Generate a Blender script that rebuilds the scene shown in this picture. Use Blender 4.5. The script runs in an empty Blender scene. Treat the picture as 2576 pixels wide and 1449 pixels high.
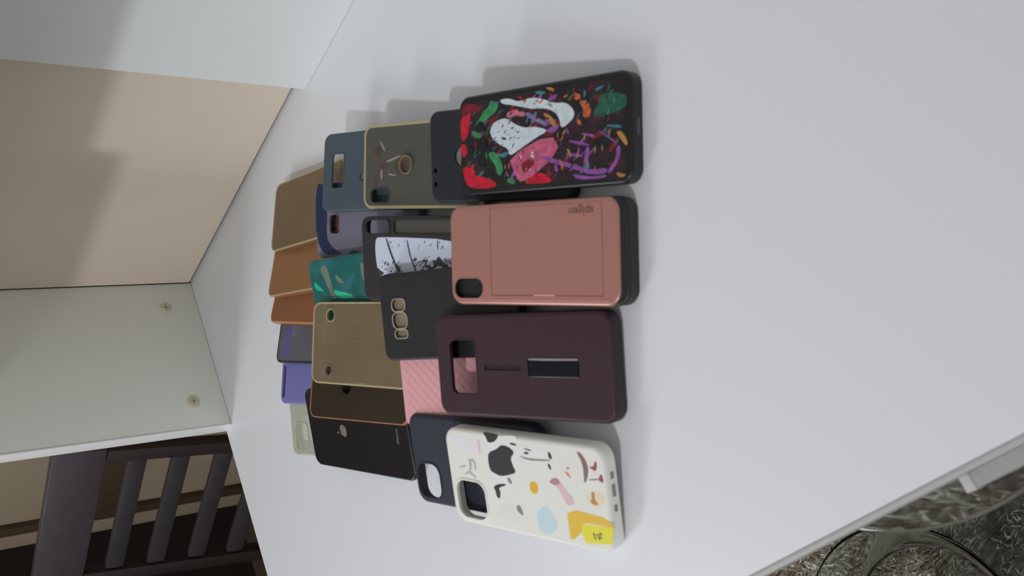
import bpy, bmesh, math, random
from mathutils import Matrix, Vector
random.seed(7)
SC = bpy.context.scene
COL = SC.collection

# ---------------------------------------------------------------- camera
cam_d = bpy.data.cameras.new('camera')
cam = bpy.data.objects.new('camera', cam_d); COL.objects.link(cam)
cam_d.sensor_width = 36.0; cam_d.lens = 36.0*2418.71/2576.0
cam_d.clip_start = 0.02
cam_d.dof.use_dof = True; cam_d.dof.focus_distance = 1.22; cam_d.dof.aperture_fstop = 11.0
RW = [[-0.3732407, -0.5124019, -0.7733924], [-0.8353775, 0.548224, 0.0399356], [0.4035292, 0.6609802, -0.6326685]]
CAM = Vector((-0.69041, -1.07448, 1.23570))
M = Matrix((RW[0], [-v for v in RW[1]], [-v for v in RW[2]])).transposed()
cam.matrix_world = Matrix.Translation(CAM) @ M.to_4x4()
SC.camera = cam

# ---------------------------------------------------------------- light and exposure
SC.view_settings.view_transform = 'Standard'; SC.view_settings.look = 'None'
SC.view_settings.gamma = 1.0; SC.view_settings.use_curve_mapping = False
SC.view_settings.exposure = -0.02
w = bpy.data.worlds.new('room_light'); SC.world = w; w.use_nodes = True
w.node_tree.nodes['Background'].inputs[0].default_value = (0.95, 0.93, 0.90, 1)
w.node_tree.nodes['Background'].inputs[1].default_value = 0.375
def area(name, loc, target, sx, sy, power, col, spread=180):
    d = bpy.data.lights.new(name, 'AREA'); d.shape = 'RECTANGLE'; d.size = sx; d.size_y = sy
    d.energy = power; d.color = col; d.spread = math.radians(spread)
    o = bpy.data.objects.new(name, d); COL.objects.link(o); o.location = loc
    o.rotation_euler = (Vector(target)-Vector(loc)).to_track_quat('-Z', 'Y').to_euler()
    return o
area('roof_window_light', (-2.15, -0.55, 2.75), (-0.3, -0.45, 0.75), .16, .16, 2.1, (0.93, 0.95, 0.98), 60)
area('back_window_light', (-1.35, 1.70, 1.95), (-0.35, -0.5, 0.75), .8, .9, 27.0, (0.93, 0.95, 0.98), 170)

# ---------------------------------------------------------------- helpers
def lin(c):
    c /= 255.0
    return c/12.92 if c <= 0.04045 else ((c+0.055)/1.055)**2.4
def alb(rgb, g=1.5):
    return tuple(min(0.9, lin(c)*g) for c in rgb)+(1.0,)
def mat(name, rgb, rough=.5, metal=0.0, g=1.5, clear=0.0, tint=None, coat=0.0, spec=.5, grain=0.0, scale=400, bump=0.0, bscale=600, trans=0.0):
    m = bpy.data.materials.new(name); m.use_nodes = True; nt = m.node_tree; p = nt.nodes['Principled BSDF']
    p.inputs['Base Color'].default_value = alb(rgb, g); p.inputs['Roughness'].default_value = rough
    p.inputs['Metallic'].default_value = metal; p.inputs['Coat Weight'].default_value = coat
    p.inputs['Specular IOR Level'].default_value = spec
    if trans:
        p.inputs['Transmission Weight'].default_value = trans; p.inputs['IOR'].default_value = 1.45
        p.inputs['Base Color'].default_value = (*[lin(c) for c in rgb], 1)
    if grain or bump:
        tc = nt.nodes.new('ShaderNodeTexCoord'); no = nt.nodes.new('ShaderNodeTexNoise'); no.inputs['Scale'].default_value = scale; no.inputs['Detail'].default_value = 6
        nt.links.new(tc.outputs['Object'], no.inputs['Vector'])
        if grain:
            mx = nt.nodes.new('ShaderNodeMix'); mx.data_type = 'RGBA'; b = alb(rgb, g)
            mx.inputs[6].default_value = tuple(v*(1-grain) for v in b[:3])+(1,); mx.inputs[7].default_value = tuple(min(1, v*(1+grain)) for v in b[:3])+(1,)
            nt.links.new(no.outputs['Fac'], mx.inputs[0]); nt.links.new(mx.outputs[2], p.inputs['Base Color'])
        if bump:
            n2 = nt.nodes.new('ShaderNodeTexNoise'); n2.inputs['Scale'].default_value = bscale
            nt.links.new(tc.outputs['Object'], n2.inputs['Vector'])
            bp = nt.nodes.new('ShaderNodeBump'); bp.inputs['Strength'].default_value = bump; bp.inputs['Distance'].default_value = .0005
            nt.links.new(n2.outputs['Fac'], bp.inputs['Height']); nt.links.new(bp.outputs[0], p.inputs['Normal'])
    if clear:
        tr = nt.nodes.new('ShaderNodeBsdfTransparent'); ms = nt.nodes.new('ShaderNodeMixShader')
        tr.inputs[0].default_value = (*[lin(c) for c in (tint or (240, 240, 235))], 1)
        ms.inputs[0].default_value = 1-clear
        nt.links.new(tr.outputs[0], ms.inputs[1]); nt.links.new(p.outputs[0], ms.inputs[2])
        nt.links.new(ms.outputs[0], nt.nodes['Material Output'].inputs[0])
    return m
def tag(o, label=None, cat=None, group=None, kind=None):
    for k, v in (('label', label), ('category', cat), ('group', group), ('kind', kind)):
        if v: o[k] = v
    return o
def link(name, me, mats, parent=None, smooth=True):
    if not isinstance(mats, (list, tuple)): mats = [mats]
    for m in mats: me.materials.append(m)
    if smooth:
        me.shade_smooth()
        try: me.set_sharp_from_angle(angle=math.radians(35))
        except Exception: pass
    o = bpy.data.objects.new(name, me); COL.objects.link(o)
    if parent: o.parent = parent
    return o
def bm_to(name, bm, mats, parent=None, smooth=True):
    me = bpy.data.meshes.new(name); bmesh.ops.recalc_face_normals(bm, faces=bm.faces); bm.to_mesh(me); bm.free()
    return link(name, me, mats, parent, smooth)
def empty(name, loc=(0, 0, 0), **k):
    o = bpy.data.objects.new(name, None); COL.objects.link(o); o.location = loc; o.empty_display_size = .02
    return tag(o, **k)
def box_bm(bm, x0, x1, y0, y1, z0, z1, bev=0.0, mi=0, mtx=None):
    ax = bmesh.new(); r = bmesh.ops.create_cube(ax, size=1)
    for v in ax.verts: v.co = Vector(((x0+x1)/2+v.co.x*(x1-x0), (y0+y1)/2+v.co.y*(y1-y0), (z0+z1)/2+v.co.z*(z1-z0)))
    if bev: bmesh.ops.bevel(ax, geom=list(ax.edges), offset=bev, segments=2, affect='EDGES', profile=.5)
    if mtx: bmesh.ops.transform(ax, matrix=mtx, verts=ax.verts)
    for f_ in ax.faces: f_.material_index = mi
    t = bpy.data.meshes.new('t'); ax.to_mesh(t); ax.free(); bm.from_mesh(t); bpy.data.meshes.remove(t)
def box(name, b, m, parent=None, bev=.001, mtx=None):
    bm = bmesh.new(); box_bm(bm, *b, bev=bev, mtx=mtx); return bm_to(name, bm, m, parent)
def lathe(name, prof, m, parent=None, loc=(0, 0, 0), n=64):
    bm = bmesh.new(); rings = []
    for r, z in prof:
        rings.append([bm.verts.new((loc[0]+r*math.cos(2*math.pi*i/n), loc[1]+r*math.sin(2*math.pi*i/n), loc[2]+z)) for i in range(n)])
    for a, b in zip(rings, rings[1:]):
        for i in range(n): bm.faces.new((a[i], a[(i+1) % n], b[(i+1) % n], b[i]))
    for rg in (rings[0], rings[-1]):
        if len(set((round(v.co.x, 5), round(v.co.y, 5)) for v in rg)) > 1: bm.faces.new(rg)
    return bm_to(name, bm, m, parent)

# ---- outlines (millimetres) and phone-case pieces
def rrect(x0, x1, y0, y1, r, n=7):
    r = max(.05, min(r, (x1-x0)/2-.01, (y1-y0)/2-.01)); P = []
    for cx, cy, a0 in ((x1-r, y1-r, 0), (x0+r, y1-r, 90), (x0+r, y0+r, 180), (x1-r, y0+r, 270)):
        for i in range(n+1):
            a = math.radians(a0+90*i/n); P.append((cx+r*math.cos(a), cy+r*math.sin(a)))
    return P
def circ(cx, cy, r, n=24): return [(cx+r*math.cos(2*math.pi*i/n), cy+r*math.sin(2*math.pi*i/n)) for i in range(n)]
def smooth2(P, k=2):
    for _ in range(k):
        Q = []
        for a, b in zip(P, P[1:]+P[:1]):
            Q += [(a[0]*.75+b[0]*.25, a[1]*.75+b[1]*.25), (a[0]*.25+b[0]*.75, a[1]*.25+b[1]*.75)]
        P = Q
    return P
def plate_mesh(outline, holes, z0, z1):
    """flat plate (mm) with holes cut through it, from a filled 2D curve"""
    cu = bpy.data.curves.new('t', 'CURVE'); cu.dimensions = '2D'; cu.fill_mode = 'BOTH'; cu.extrude = (z1-z0)/2
    for P in [outline]+list(holes):
        s = cu.splines.new('POLY'); s.points.add(len(P)-1); s.use_cyclic_u = True
        for q, (x, y) in zip(s.points, P): q.co = (x, y, 0, 1)
    o = bpy.data.objects.new('t', cu); COL.objects.link(o); dg = bpy.context.evaluated_depsgraph_get(); dg.update()
    me = bpy.data.meshes.new_from_object(o.evaluated_get(dg)); bpy.data.objects.remove(o); bpy.data.curves.remove(cu)
    for v in me.vertices: v.co.z += (z0+z1)/2
    me.materials.clear()
    return me
def sweep(bm, rings, close=True):
    vs = [[bm.verts.new((x, y, z)) for x, y in P] for P, z in rings]
    n = len(vs[0]); prs = list(zip(vs, vs[1:]))
    if close: prs.append((vs[-1], vs[0]))
    for a, b in prs:
        for i in range(n): bm.faces.new((a[i], a[(i+1) % n], b[(i+1) % n], b[i]))
def mm(o_me):
    for v in o_me.vertices: v.co *= .001
def shell_me(x0, x1, hw, h, r, t=1.6, e=2.4, holes=(), zb=0):
    """hollow tray, open below: rounded back edge, side walls, back plate with cut-outs"""
    bm = bmesh.new(); rings = []
    O = lambda d: rrect(x0+d, x1-d, -hw+d, hw-d, max(.6, r-d))
    rings.append((O(0), zb))
    for i in range(8):
        a = math.pi/2*i/7; rings.append((O(e*(1-math.cos(a))), h-e+e*math.sin(a)))
    rings.append((O(e+.5), h)); rings.append((O(e+.5), h-t)); rings.append((O(t), h-t-.3)); rings.append((O(t), zb))
    sweep(bm, rings)
    me = plate_mesh(O(e+.5), holes, h-t, h); bm.from_mesh(me); bpy.data.meshes.remove(me)
    bmesh.ops.remove_doubles(bm, verts=bm.verts, dist=.02)
    out = bpy.data.meshes.new('shell'); bmesh.ops.recalc_face_normals(bm, faces=bm.faces); bm.to_mesh(out); bm.free(); mm(out)
    return out
def plate(name, outline, holes, z0, z1, m, parent, bev=0):
    me = plate_mesh(outline, holes, z0, z1); mm(me); o = link(name, me, m, parent)
    return o
def rim(name, outline, w_, z0, z1, m, parent):
    """raised lip that follows an outline, w_ mm wide outwards"""
    cx = sum(p[0] for p in outline)/len(outline); cy = sum(p[1] for p in outline)/len(outline)
    def off(d):
        Q = []; n = len(outline)
        for i, (x, y) in enumerate(outline):
            a = outline[i-1]; b = outline[(i+1) % n]; tx, ty = b[0]-a[0], b[1]-a[1]; l = math.hypot(tx, ty) or 1
            Q.append((x+ty/l*d, y-tx/l*d))
        return Q
    bm = bmesh.new(); rings = [(off(0), z0)]
    for i in range(5):
        a = math.pi*i/4; rings.append((off(w_/2-w_/2*math.cos(a)), z1-w_*.3+w_*.3*math.sin(a)))
    rings.append((off(w_), z0)); sweep(bm, rings)
    me = bpy.data.meshes.new(name); bmesh.ops.recalc_face_normals(bm, faces=bm.faces); bm.to_mesh(me); bm.free(); mm(me)
    return link(name, me, m, parent)
def printed(name, polys, z, mats, parent, sm=2, th=.05, step=.012):
    """thin ink or sticker shapes lying on the back of a case"""
    bm = bmesh.new(); keys = []
    for i, (c, P) in enumerate(polys):
        if c not in keys: keys.append(c)
        P = smooth2(list(P), sm); zt = z+th+i*step
        vs = [bm.verts.new((x*.001, y*.001, zt*.001)) for x, y in P]; vb = [bm.verts.new((x*.001, y*.001, (z-.02)*.001)) for x, y in P]
        f_ = bm.faces.new(vs); f_.material_index = keys.index(c); f_.normal_update()
        if f_.normal.z < 0: f_.normal_flip()
        for k in range(len(P)):
            g = bm.faces.new((vs[k], vs[(k+1) % len(P)], vb[(k+1) % len(P)], vb[k])); g.material_index = keys.index(c)
    bmesh.ops.triangulate(bm, faces=[q for q in bm.faces if len(q.verts) > 4], ngon_method='EAR_CLIP')
    me = bpy.data.meshes.new(name); bm.to_mesh(me); bm.free()
    return link(name, me, [mats[k] for k in keys], parent, smooth=False)
def text(name, s, size, z, m, parent, loc, xdir, th=.12):
    cu = bpy.data.curves.new('t', 'FONT'); cu.body = s; cu.size = size; cu.extrude = th; cu.align_x = 'CENTER'; cu.align_y = 'CENTER'; cu.offset = size*.012
    o = bpy.data.objects.new('t', cu); COL.objects.link(o); dg = bpy.context.evaluated_depsgraph_get(); dg.update()
    me = bpy.data.meshes.new_from_object(o.evaluated_get(dg)); bpy.data.objects.remove(o)
    X = Vector((xdir[0], xdir[1], 0)); Y = Vector((-xdir[1], xdir[0], 0))
    for v in me.vertices: v.co = (Vector((loc[0], loc[1], z))+X*v.co.x+Y*v.co.y+Vector((0, 0, v.co.z)))*.001
    me.materials.clear()
    return link(name, me, m, parent, smooth=False)
def scatter(colors, n, x0, x1, y0, y1, smin, smax, ang, seed):
    rnd = random.Random(seed); out = []
    for _ in range(n):
        cx, cy = rnd.uniform(x0, x1), rnd.uniform(y0, y1); l = rnd.uniform(smin, smax); w_ = l*rnd.uniform(.12, .4); a = math.radians(ang+rnd.uniform(-40, 40)); k = rnd.uniform(-.4, .4)
        P = [(-l, 0), (-l*.3, w_+k*l), (l, w_*.3), (l*.2, -w_+k*l)]
        P = [(cx+x*math.cos(a)-y*math.sin(a), cy+x*math.sin(a)+y*math.cos(a)) for x, y in P]
        if all(x0-2 < x < x1+2 and y0-2 < y < y1+2 for x, y in P): out.append((rnd.choice(colors), P))
    return out
def bbox(P): return min(p[0] for p in P), max(p[0] for p in P), min(p[1] for p in P), max(p[1] for p in P)

POSE = {
 'whiteclear': (-0.32807, -0.23622, 0.0106, -2.04258, -0.0, 0.0, 0.15, 0.075, 0.01),
 'purple': (-0.28141, -0.26519, 0.01695, -2.06351, 0.01462, -0.14347, 0.148, 0.073, 0.01),
 'smoke': (-0.2474, -0.28898, 0.01887, -2.10397, 0.02121, -0.21158, 0.145, 0.072, 0.009),
 'amber2': (-0.20895, -0.29967, 0.01916, -2.1397, -0.0015, -0.27125, 0.138, 0.068, 0.009),
 'amber': (-0.18117, -0.31883, 0.01998, -2.06164, 0.02019, -0.25434, 0.14, 0.069, 0.009),
 'brown': (-0.13994, -0.35452, 0.0184, -2.04221, 0.02524, -0.18147, 0.145, 0.076, 0.009),
 'black': (-0.37803, -0.3111, 0.02271, -2.12041, 0.0752, 0.14358, 0.168, 0.08, 0.01),
 'goldrim': (-0.34505, -0.35644, 0.03027, -2.11789, 0.12247, -0.14253, 0.15, 0.075, 0.009),
 'navywhite': (-0.2227, -0.44709, 0.02264, -2.16469, 0.16134, 0.0, 0.148, 0.073, 0.01),
 'bluegrey': (-0.20292, -0.49437, 0.02673, -2.19012, 0.17618, -0.07498, 0.15, 0.074, 0.01),
 'teal': (-0.27931, -0.41396, 0.02851, -2.07757, 0.18225, 0.15305, 0.15, 0.066, 0.009),
 'yellow': (-0.33141, -0.40155, 0.03646, -2.14663, 0.19227, -0.08927, 0.156, 0.078, 0.009),
 'marble': (-0.31522, -0.51168, 0.03203, -2.20312, 0.16647, 0.04461, 0.15, 0.075, 0.01),
 'floral': (-0.24561, -0.5541, 0.02555, -2.20995, 0.15807, -0.01965, 0.15, 0.075, 0.01),
 'pink': (-0.4182, -0.49521, 0.02408, -2.02088, 0.20122, 0.0, 0.142, 0.074, 0.009),
 'chrome': (-0.37356, -0.52138, 0.03591, -2.08593, 0.20081, 0.04257, 0.152, 0.074, 0.01),
 'navy': (-0.48665, -0.46819, 0.026, -2.13236, 0.12, 0.13, 0.15, 0.078, 0.011),
 'darknavy': (-0.29975, -0.63492, 0.02192, -2.20566, 0.14051, 0.04079, 0.15, 0.074, 0.01),
 'joker': (-0.32577, -0.68454, 0.02568, -2.16337, 0.16648, 0.0, 0.1616, 0.0765, 0.0115),
 'rose': (-0.39193, -0.63249, 0.02948, -2.1611, 0.19598, 0.0, 0.165, 0.0765, 0.0125),
 'maroon': (-0.45198, -0.57149, 0.03113, -2.11718, 0.19344, 0.03707, 0.169, 0.0795, 0.0125),
 'cream': (-0.52746, -0.52063, 0.02924, -2.14806, 0.13445, 0.14449, 0.161, 0.079, 0.012),
}
PRINT = {
'art': [('red',[(-79.4,21.9),(-71.9,24.1),(-66.6,26.5),(-68.9,20.7),(-70.2,11.8),(-73.6,5.3),(-78.4,4.2)]),('darkred',[(-75.3,33.6),(-59.2,30.2),(-59.3,25.7),(-71.9,24.1),(-78.3,23.3)]),('red',[(-79.6,2.8),(-73.8,1.5),(-71.8,-4.0),(-75.2,-8.3),(-78.3,-8.0)]),('red',[(-78.6,-14.1),(-63.9,-19.1),(-66.2,-22.7),(-55.9,-24.9),(-48.8,-26.9),(-41.9,-31.1),(-47.0,-34.1),(-68.6,-32.8),(-75.3,-28.1)]),('red',[(-16.5,-32.8),(-7.7,-26.2),(3.4,-25.6),(12.3,-33.6),(-4.2,-33.2)]),('green',[(-46.8,32.4),(-38.9,29.2),(-41.1,23.6),(-48.3,20.0),(-54.5,16.2),(-61.8,13.2),(-62.7,16.3),(-58.5,19.6),(-54.2,25.1),(-49.0,27.5)]),('green',[(-68.1,11.6),(-61.9,10.2),(-56.9,6.7),(-58.0,4.5),(-65.2,6.7)]),('green',[(-51.2,-7.3),(-44.1,-6.4),(-38.3,-12.1),(-35.6,-20.5),(-38.7,-25.4),(-42.6,-22.9),(-43.4,-16.9),(-48.3,-12.0)]),('green',[(-33.8,-28.7),(-26.9,-27.0),(-23.2,-30.9),(-27.1,-32.8)]),('pale',[(-46.4,13.8),(-39.3,16.7),(-31.4,17.3),(-23.8,12.1),(-14.3,8.2),(-6.7,8.2),(2.5,6.5),(7.9,3.8),(-3.2,-0.0),(-12.8,-4.2),(-19.5,-7.2),(-29.4,-11.4),(-30.2,-5.5),(-39.9,-1.6),(-48.7,6.6)]),('pale',[(-37.9,31.3),(-29.0,31.7),(-18.5,27.5),(-7.0,29.6),(4.9,26.7),(13.9,22.8),(24.6,22.2),(31.5,16.6),(32.2,11.0),(24.2,5.6),(19.7,4.7),(19.0,11.1),(13.8,17.2),(4.8,20.4),(-6.3,21.0),(-15.7,23.5),(-25.3,26.1),(-35.0,28.0)]),('lilac',[(-12.0,20.2),(-1.9,14.8),(8.1,8.7),(5.3,7.6),(-4.7,12.2),(-13.1,17.5)]),('pink',[(-32.3,20.4),(-22.5,22.9),(-15.8,20.7),(-12.1,17.4),(-15.9,16.3),(-23.6,18.6),(-29.5,16.4)]),('ochre',[(2.8,17.8),(10.1,14.9),(16.2,7.9),(14.3,4.6),(8.2,11.5)]),('rosepink',[(-30.4,-12.1),(10.6,2.1),(19.2,-12.0),(-17.5,-33.4),(-24.9,-23.5)]),('darkred',[(-18.9,-18.1),(-10.2,-14.5),(-3.7,-16.4),(-7.6,-21.1),(-15.3,-25.6)]),('purple',[(1.9,-13.3),(14.6,-17.2),(36.5,-23.9),(45.8,-27.3),(59.2,-26.3),(59.1,-30.4),(45.7,-30.7),(32.1,-25.6),(12.7,-19.9),(1.9,-16.2)]),('purple',[(28.5,-28.1),(45.7,-32.1),(59.1,-31.0),(57.4,-33.6),(33.6,-33.2)]),('purple',[(26.5,-4.3),(44.6,-8.8),(44.5,-10.8),(27.4,-6.5)]),('purple',[(23.7,-13.1),(38.4,-15.8),(38.4,-17.8),(24.5,-15.3)]),('purple',[(41.1,-11.2),(45.4,-10.9),(42.5,-23.7),(39.1,-23.4)]),('purple',[(67.8,-11.6),(71.0,-13.3),(70.0,-21.2),(61.6,-31.2),(59.2,-29.0),(66.7,-21.6)]),('purple',[(38.0,-0.6),(49.8,-3.2),(48.9,-5.1),(38.8,-2.1)]),('purple',[(52.4,-0.7),(54.5,-0.9),(68.6,-10.4),(67.0,-10.9)]),('orange',[(31.8,27.6),(37.8,26.1),(37.7,22.7),(32.5,22.6)]),('orange',[(36.0,22.2),(43.7,21.3),(46.9,14.8),(45.0,8.9),(39.1,10.2),(40.1,15.6)]),('orange',[(33.9,9.4),(37.3,8.3),(38.1,4.2),(34.7,5.9)]),('ochre',[(67.2,-2.9),(72.0,-2.7),(76.7,-10.5),(75.8,-13.7),(71.1,-8.6)]),('ochre',[(66.5,-29.6),(72.2,-32.0),(74.6,-31.5),(72.9,-34.0),(68.1,-33.7)]),('deepgreen',[(53.9,24.7),(75.0,22.7),(77.3,15.2),(71.5,10.6),(50.1,8.3),(48.5,11.9),(53.7,18.7)]),('tealblue',[(49.8,28.0),(59.0,30.1),(58.1,28.9),(51.4,26.4)]),('tealblue',[(58.3,2.7),(71.3,1.3),(71.3,-0.7),(61.6,1.0)]),('tealblue',[(-3.2,33.4),(6.0,32.3),(6.9,30.0),(-2.3,31.2)]),('ochre',[(6.1,35.1),(13.3,34.1),(15.1,31.1),(9.7,32.5)])],
'stickers': [('paper',[(-73.6,34.1),(-38.8,33.2),(-41.0,21.8),(-52.1,19.7),(-71.3,21.0)]),('pinkline',[(-42.4,32.8),(-40.2,33.5),(-40.8,21.8),(-42.5,21.6)]),('sage',[(-67.8,7.7),(-61.1,10.2),(-58.7,10.1),(-61.0,8.1),(-67.4,6.6)]),('sage',[(-56.5,15.6),(-52.7,16.5),(-52.0,10.9),(-56.6,2.4),(-58.3,3.1),(-55.0,9.7)]),('sage',[(-52.7,16.5),(-48.1,15.8),(-47.8,7.9),(-49.9,6.4),(-49.8,12.9),(-52.5,14.4)]),('sage',[(-62.7,2.5),(-56.4,6.9),(-48.6,0.9),(-50.5,0.2),(-56.9,4.2),(-61.3,1.8)]),('hide',[(-36.1,29.2),(-30.1,30.7),(-8.4,32.1),(-0.5,27.2),(9.8,25.0),(28.5,24.0),(28.2,22.3),(3.8,21.0),(-8.3,14.6),(-4.5,10.8),(-12.9,1.3),(-33.6,-0.6),(-34.7,6.1),(-33.4,19.2)]),('hide',[(-34.8,36.2),(-20.8,37.6),(-0.4,40.4),(-0.2,35.5),(-10.7,31.9),(-33.7,29.4)]),('hide',[(-1.7,32.9),(11.1,32.6),(25.8,32.5),(28.4,29.6),(10.0,25.9),(-0.5,27.2)]),('black',[(-32.0,23.7),(-22.7,27.2),(-17.5,31.2),(-9.8,30.7),(-3.9,26.8),(-9.1,22.0),(-8.0,16.3),(-5.1,10.8),(-11.6,8.2),(-22.2,5.6),(-27.6,7.0),(-33.0,8.9),(-33.7,17.4)]),('black',[(-35.8,39.9),(-24.9,39.7),(-18.4,38.7),(-22.8,33.2),(-31.1,31.0),(-32.6,35.5)]),('greyline',[(-0.9,25.1),(9.6,23.5),(28.6,24.9),(31.6,24.5),(28.4,23.6),(7.2,21.9)]),('black',[(29.1,30.9),(31.7,30.8),(33.1,25.7),(29.8,25.6)]),('black',[(27.6,21.8),(29.9,21.7),(30.9,17.0),(28.5,18.1)]),('black',[(-8.0,34.2),(-1.6,33.5),(-0.5,32.2),(-7.3,32.3)]),('black',[(5.6,31.3),(13.9,30.4),(12.7,29.5),(6.5,30.3)]),('black',[(5.6,28.3),(10.4,28.4),(10.1,26.7),(5.8,26.6)]),('black',[(-32.1,-4.7),(-28.0,-1.6),(-18.7,0.1),(-17.7,-1.1),(-26.2,-3.9),(-24.7,-8.0),(-26.8,-13.5),(-29.8,-11.3),(-30.0,-6.2)]),('greyline',[(-16.0,5.6),(-12.1,5.6),(-11.0,0.7),(-14.0,1.2)]),('eggwhite',[(20.9,4.6),(21.1,-0.0),(19.5,-4.3),(16.4,-7.6),(12.5,-9.1),(8.4,-8.5),(5.1,-5.9),(3.2,-1.9),(3.0,2.8),(4.7,7.2),(7.8,10.4),(11.8,11.8),(15.8,11.1),(19.0,8.6)]),('yolk',[(15.4,2.7),(15.3,0.4),(14.4,-1.7),(12.8,-3.2),(10.9,-3.8),(8.9,-3.5),(7.4,-2.2),(6.7,-0.2),(6.8,2.1),(7.7,4.2),(9.3,5.7),(11.2,6.3),(13.1,5.9),(14.6,4.6)]),('bacon',[(26.8,7.5),(30.5,11.2),(35.7,11.9),(41.5,4.7),(50.6,-3.7),(42.2,-9.8),(36.9,0.8),(33.5,5.2)]),('bacondark',[(26.8,7.5),(30.5,11.2),(35.7,11.9),(38.1,8.2),(32.1,5.8)]),('goose',[(39.1,20.4),(45.7,30.8),(54.3,34.9),(60.7,32.5),(65.2,24.4),(64.8,15.8),(59.9,8.8),(51.7,6.1),(46.9,13.4),(39.8,18.9)]),('goosebrown',[(56.2,34.7),(60.8,33.3),(64.7,27.5),(65.8,22.1),(63.7,14.8),(60.1,10.4),(60.9,18.4),(60.7,26.2)]),('beak',[(42.8,18.5),(46.6,17.3),(49.3,12.9),(45.2,14.8)]),('greyline',[(45.2,21.2),(48.7,21.2),(48.0,19.9),(45.2,20.0)]),('feet',[(66.2,24.5),(70.4,24.3),(72.7,30.0),(74.0,26.3),(72.3,21.4),(68.7,22.5)]),('feet',[(73.4,16.1),(77.0,21.2),(78.1,13.3),(74.1,14.8)]),('greyline',[(64.7,14.8),(74.4,16.4),(74.2,15.4),(65.5,13.9)]),('bun',[(77.5,1.2),(76.0,-1.3),(73.2,-3.5),(69.5,-4.9),(65.8,-5.2),(62.7,-4.3),(60.9,-2.4),(60.7,0.1),(62.2,2.7),(65.2,4.9),(68.8,6.3),(72.5,6.5),(75.6,5.6),(77.3,3.7)]),('bunbrown',[(65.2,5.6),(69.0,6.2),(67.7,0.5),(71.5,-2.9),(67.5,-4.3),(63.1,-1.8),(65.9,1.0)]),('stone',[(-30.8,-22.8),(-21.6,-16.2),(-7.9,-14.1),(-1.0,-19.0),(-0.5,-28.2),(-16.2,-29.9),(-31.8,-28.1)]),('greyline',[(-9.9,-16.1),(-5.7,-14.6),(-3.0,-22.7),(-5.0,-23.0),(-9.5,-20.3)]),('blue',[(9.7,-19.0),(16.0,-13.0),(21.6,-11.3),(26.0,-15.5),(27.8,-20.2),(30.7,-24.7),(25.5,-31.3),(17.6,-34.8),(10.8,-31.3),(10.7,-25.5)]),('roof',[(40.5,-14.1),(49.1,-10.3),(73.9,-11.9),(80.8,-15.5),(82.2,-18.4),(56.6,-18.7),(52.4,-26.6),(43.4,-33.9),(40.5,-32.8)]),('front',[(53.5,-20.0),(81.8,-18.4),(78.5,-31.2),(55.2,-34.2),(51.9,-26.7)]),('ink',[(62.3,-25.3),(63.6,-24.7),(65.1,-29.6),(63.5,-30.3)]),('ink',[(64.7,-25.7),(71.1,-24.2),(71.0,-25.2),(65.0,-26.7)]),('ink',[(65.9,-27.1),(71.1,-27.4),(70.5,-28.4),(65.8,-28.2)]),('ink',[(68.8,-23.8),(70.1,-23.6),(68.2,-29.9),(67.0,-29.8)])],
'wave': [('navyprint',[(-75.3,-12.2),(-59.0,-12.7),(-55.6,-22.4),(-42.0,-30.6),(-28.4,-34.4),(-76.5,-36.9)]),('navyprint',[(-18.4,-28.7),(-6.4,-32.0),(0.1,-32.9),(-0.6,-34.8),(-27.2,-35.2)])],
'teal_gold': [('tgold',[(-51.9,27.3),(-45.1,25.1),(-43.3,10.5),(-42.5,0.8),(-38.4,-5.9),(-44.9,-7.1),(-49.3,3.0),(-52.1,14.5),(-56.3,21.3)]),('tgold',[(2.6,24.4),(8.2,23.8),(10.2,2.8),(3.5,3.4),(1.6,12.8)]),('tgreen',[(-69.1,12.7),(-62.8,8.1),(-54.9,1.0),(-62.0,2.3),(-69.0,4.5)]),('tglow',[(-42.1,2.4),(-34.2,0.1),(-21.7,-2.4),(-11.3,-7.6),(-32.7,-7.2),(-40.1,-3.4)]),('tblueglow',[(1.6,-3.5),(12.6,-5.1),(15.1,-10.3),(-0.2,-9.6)]),('tgold',[(-35.3,17.0),(-29.3,12.5),(-23.6,7.2),(-29.6,7.3),(-35.7,11.4)])],
'mar_print': [('mwhite',[(-57.7,17.8),(-47.4,20.0),(36.5,17.8),(35.2,-10.2),(25.4,-13.5),(0.1,-11.5),(-17.4,-12.1),(-29.3,-10.5),(-44.8,-13.0),(-54.3,-16.0)]),('mblack',[(-42.8,19.0),(-40.5,19.0),(-33.2,1.7),(-23.4,-12.3),(-25.7,-12.4),(-35.5,0.6)]),('mblack',[(-16.1,17.7),(-14.3,17.8),(-10.7,2.2),(-4.1,-8.6),(-6.2,-8.9),(-12.5,2.2)]),('mblack',[(21.4,17.7),(22.8,17.7),(22.7,9.9),(21.1,9.8)]),('mblack',[(14.8,-3.1),(23.6,5.0),(27.4,-0.8),(34.2,-2.5),(34.5,-10.3),(28.6,-5.6),(21.8,-2.9),(17.4,-6.9)]),('mblack',[(-55.3,-6.1),(-50.8,-10.1),(-44.7,-12.0),(-53.5,-16.0)]),('mblack',[(-33.3,-1.4),(-26.0,-5.2),(-23.4,-12.3),(-30.7,-8.5)]),('mblack',[(6.0,-8.3),(14.8,-4.1),(17.5,-5.9),(11.6,-11.1)])],
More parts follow.
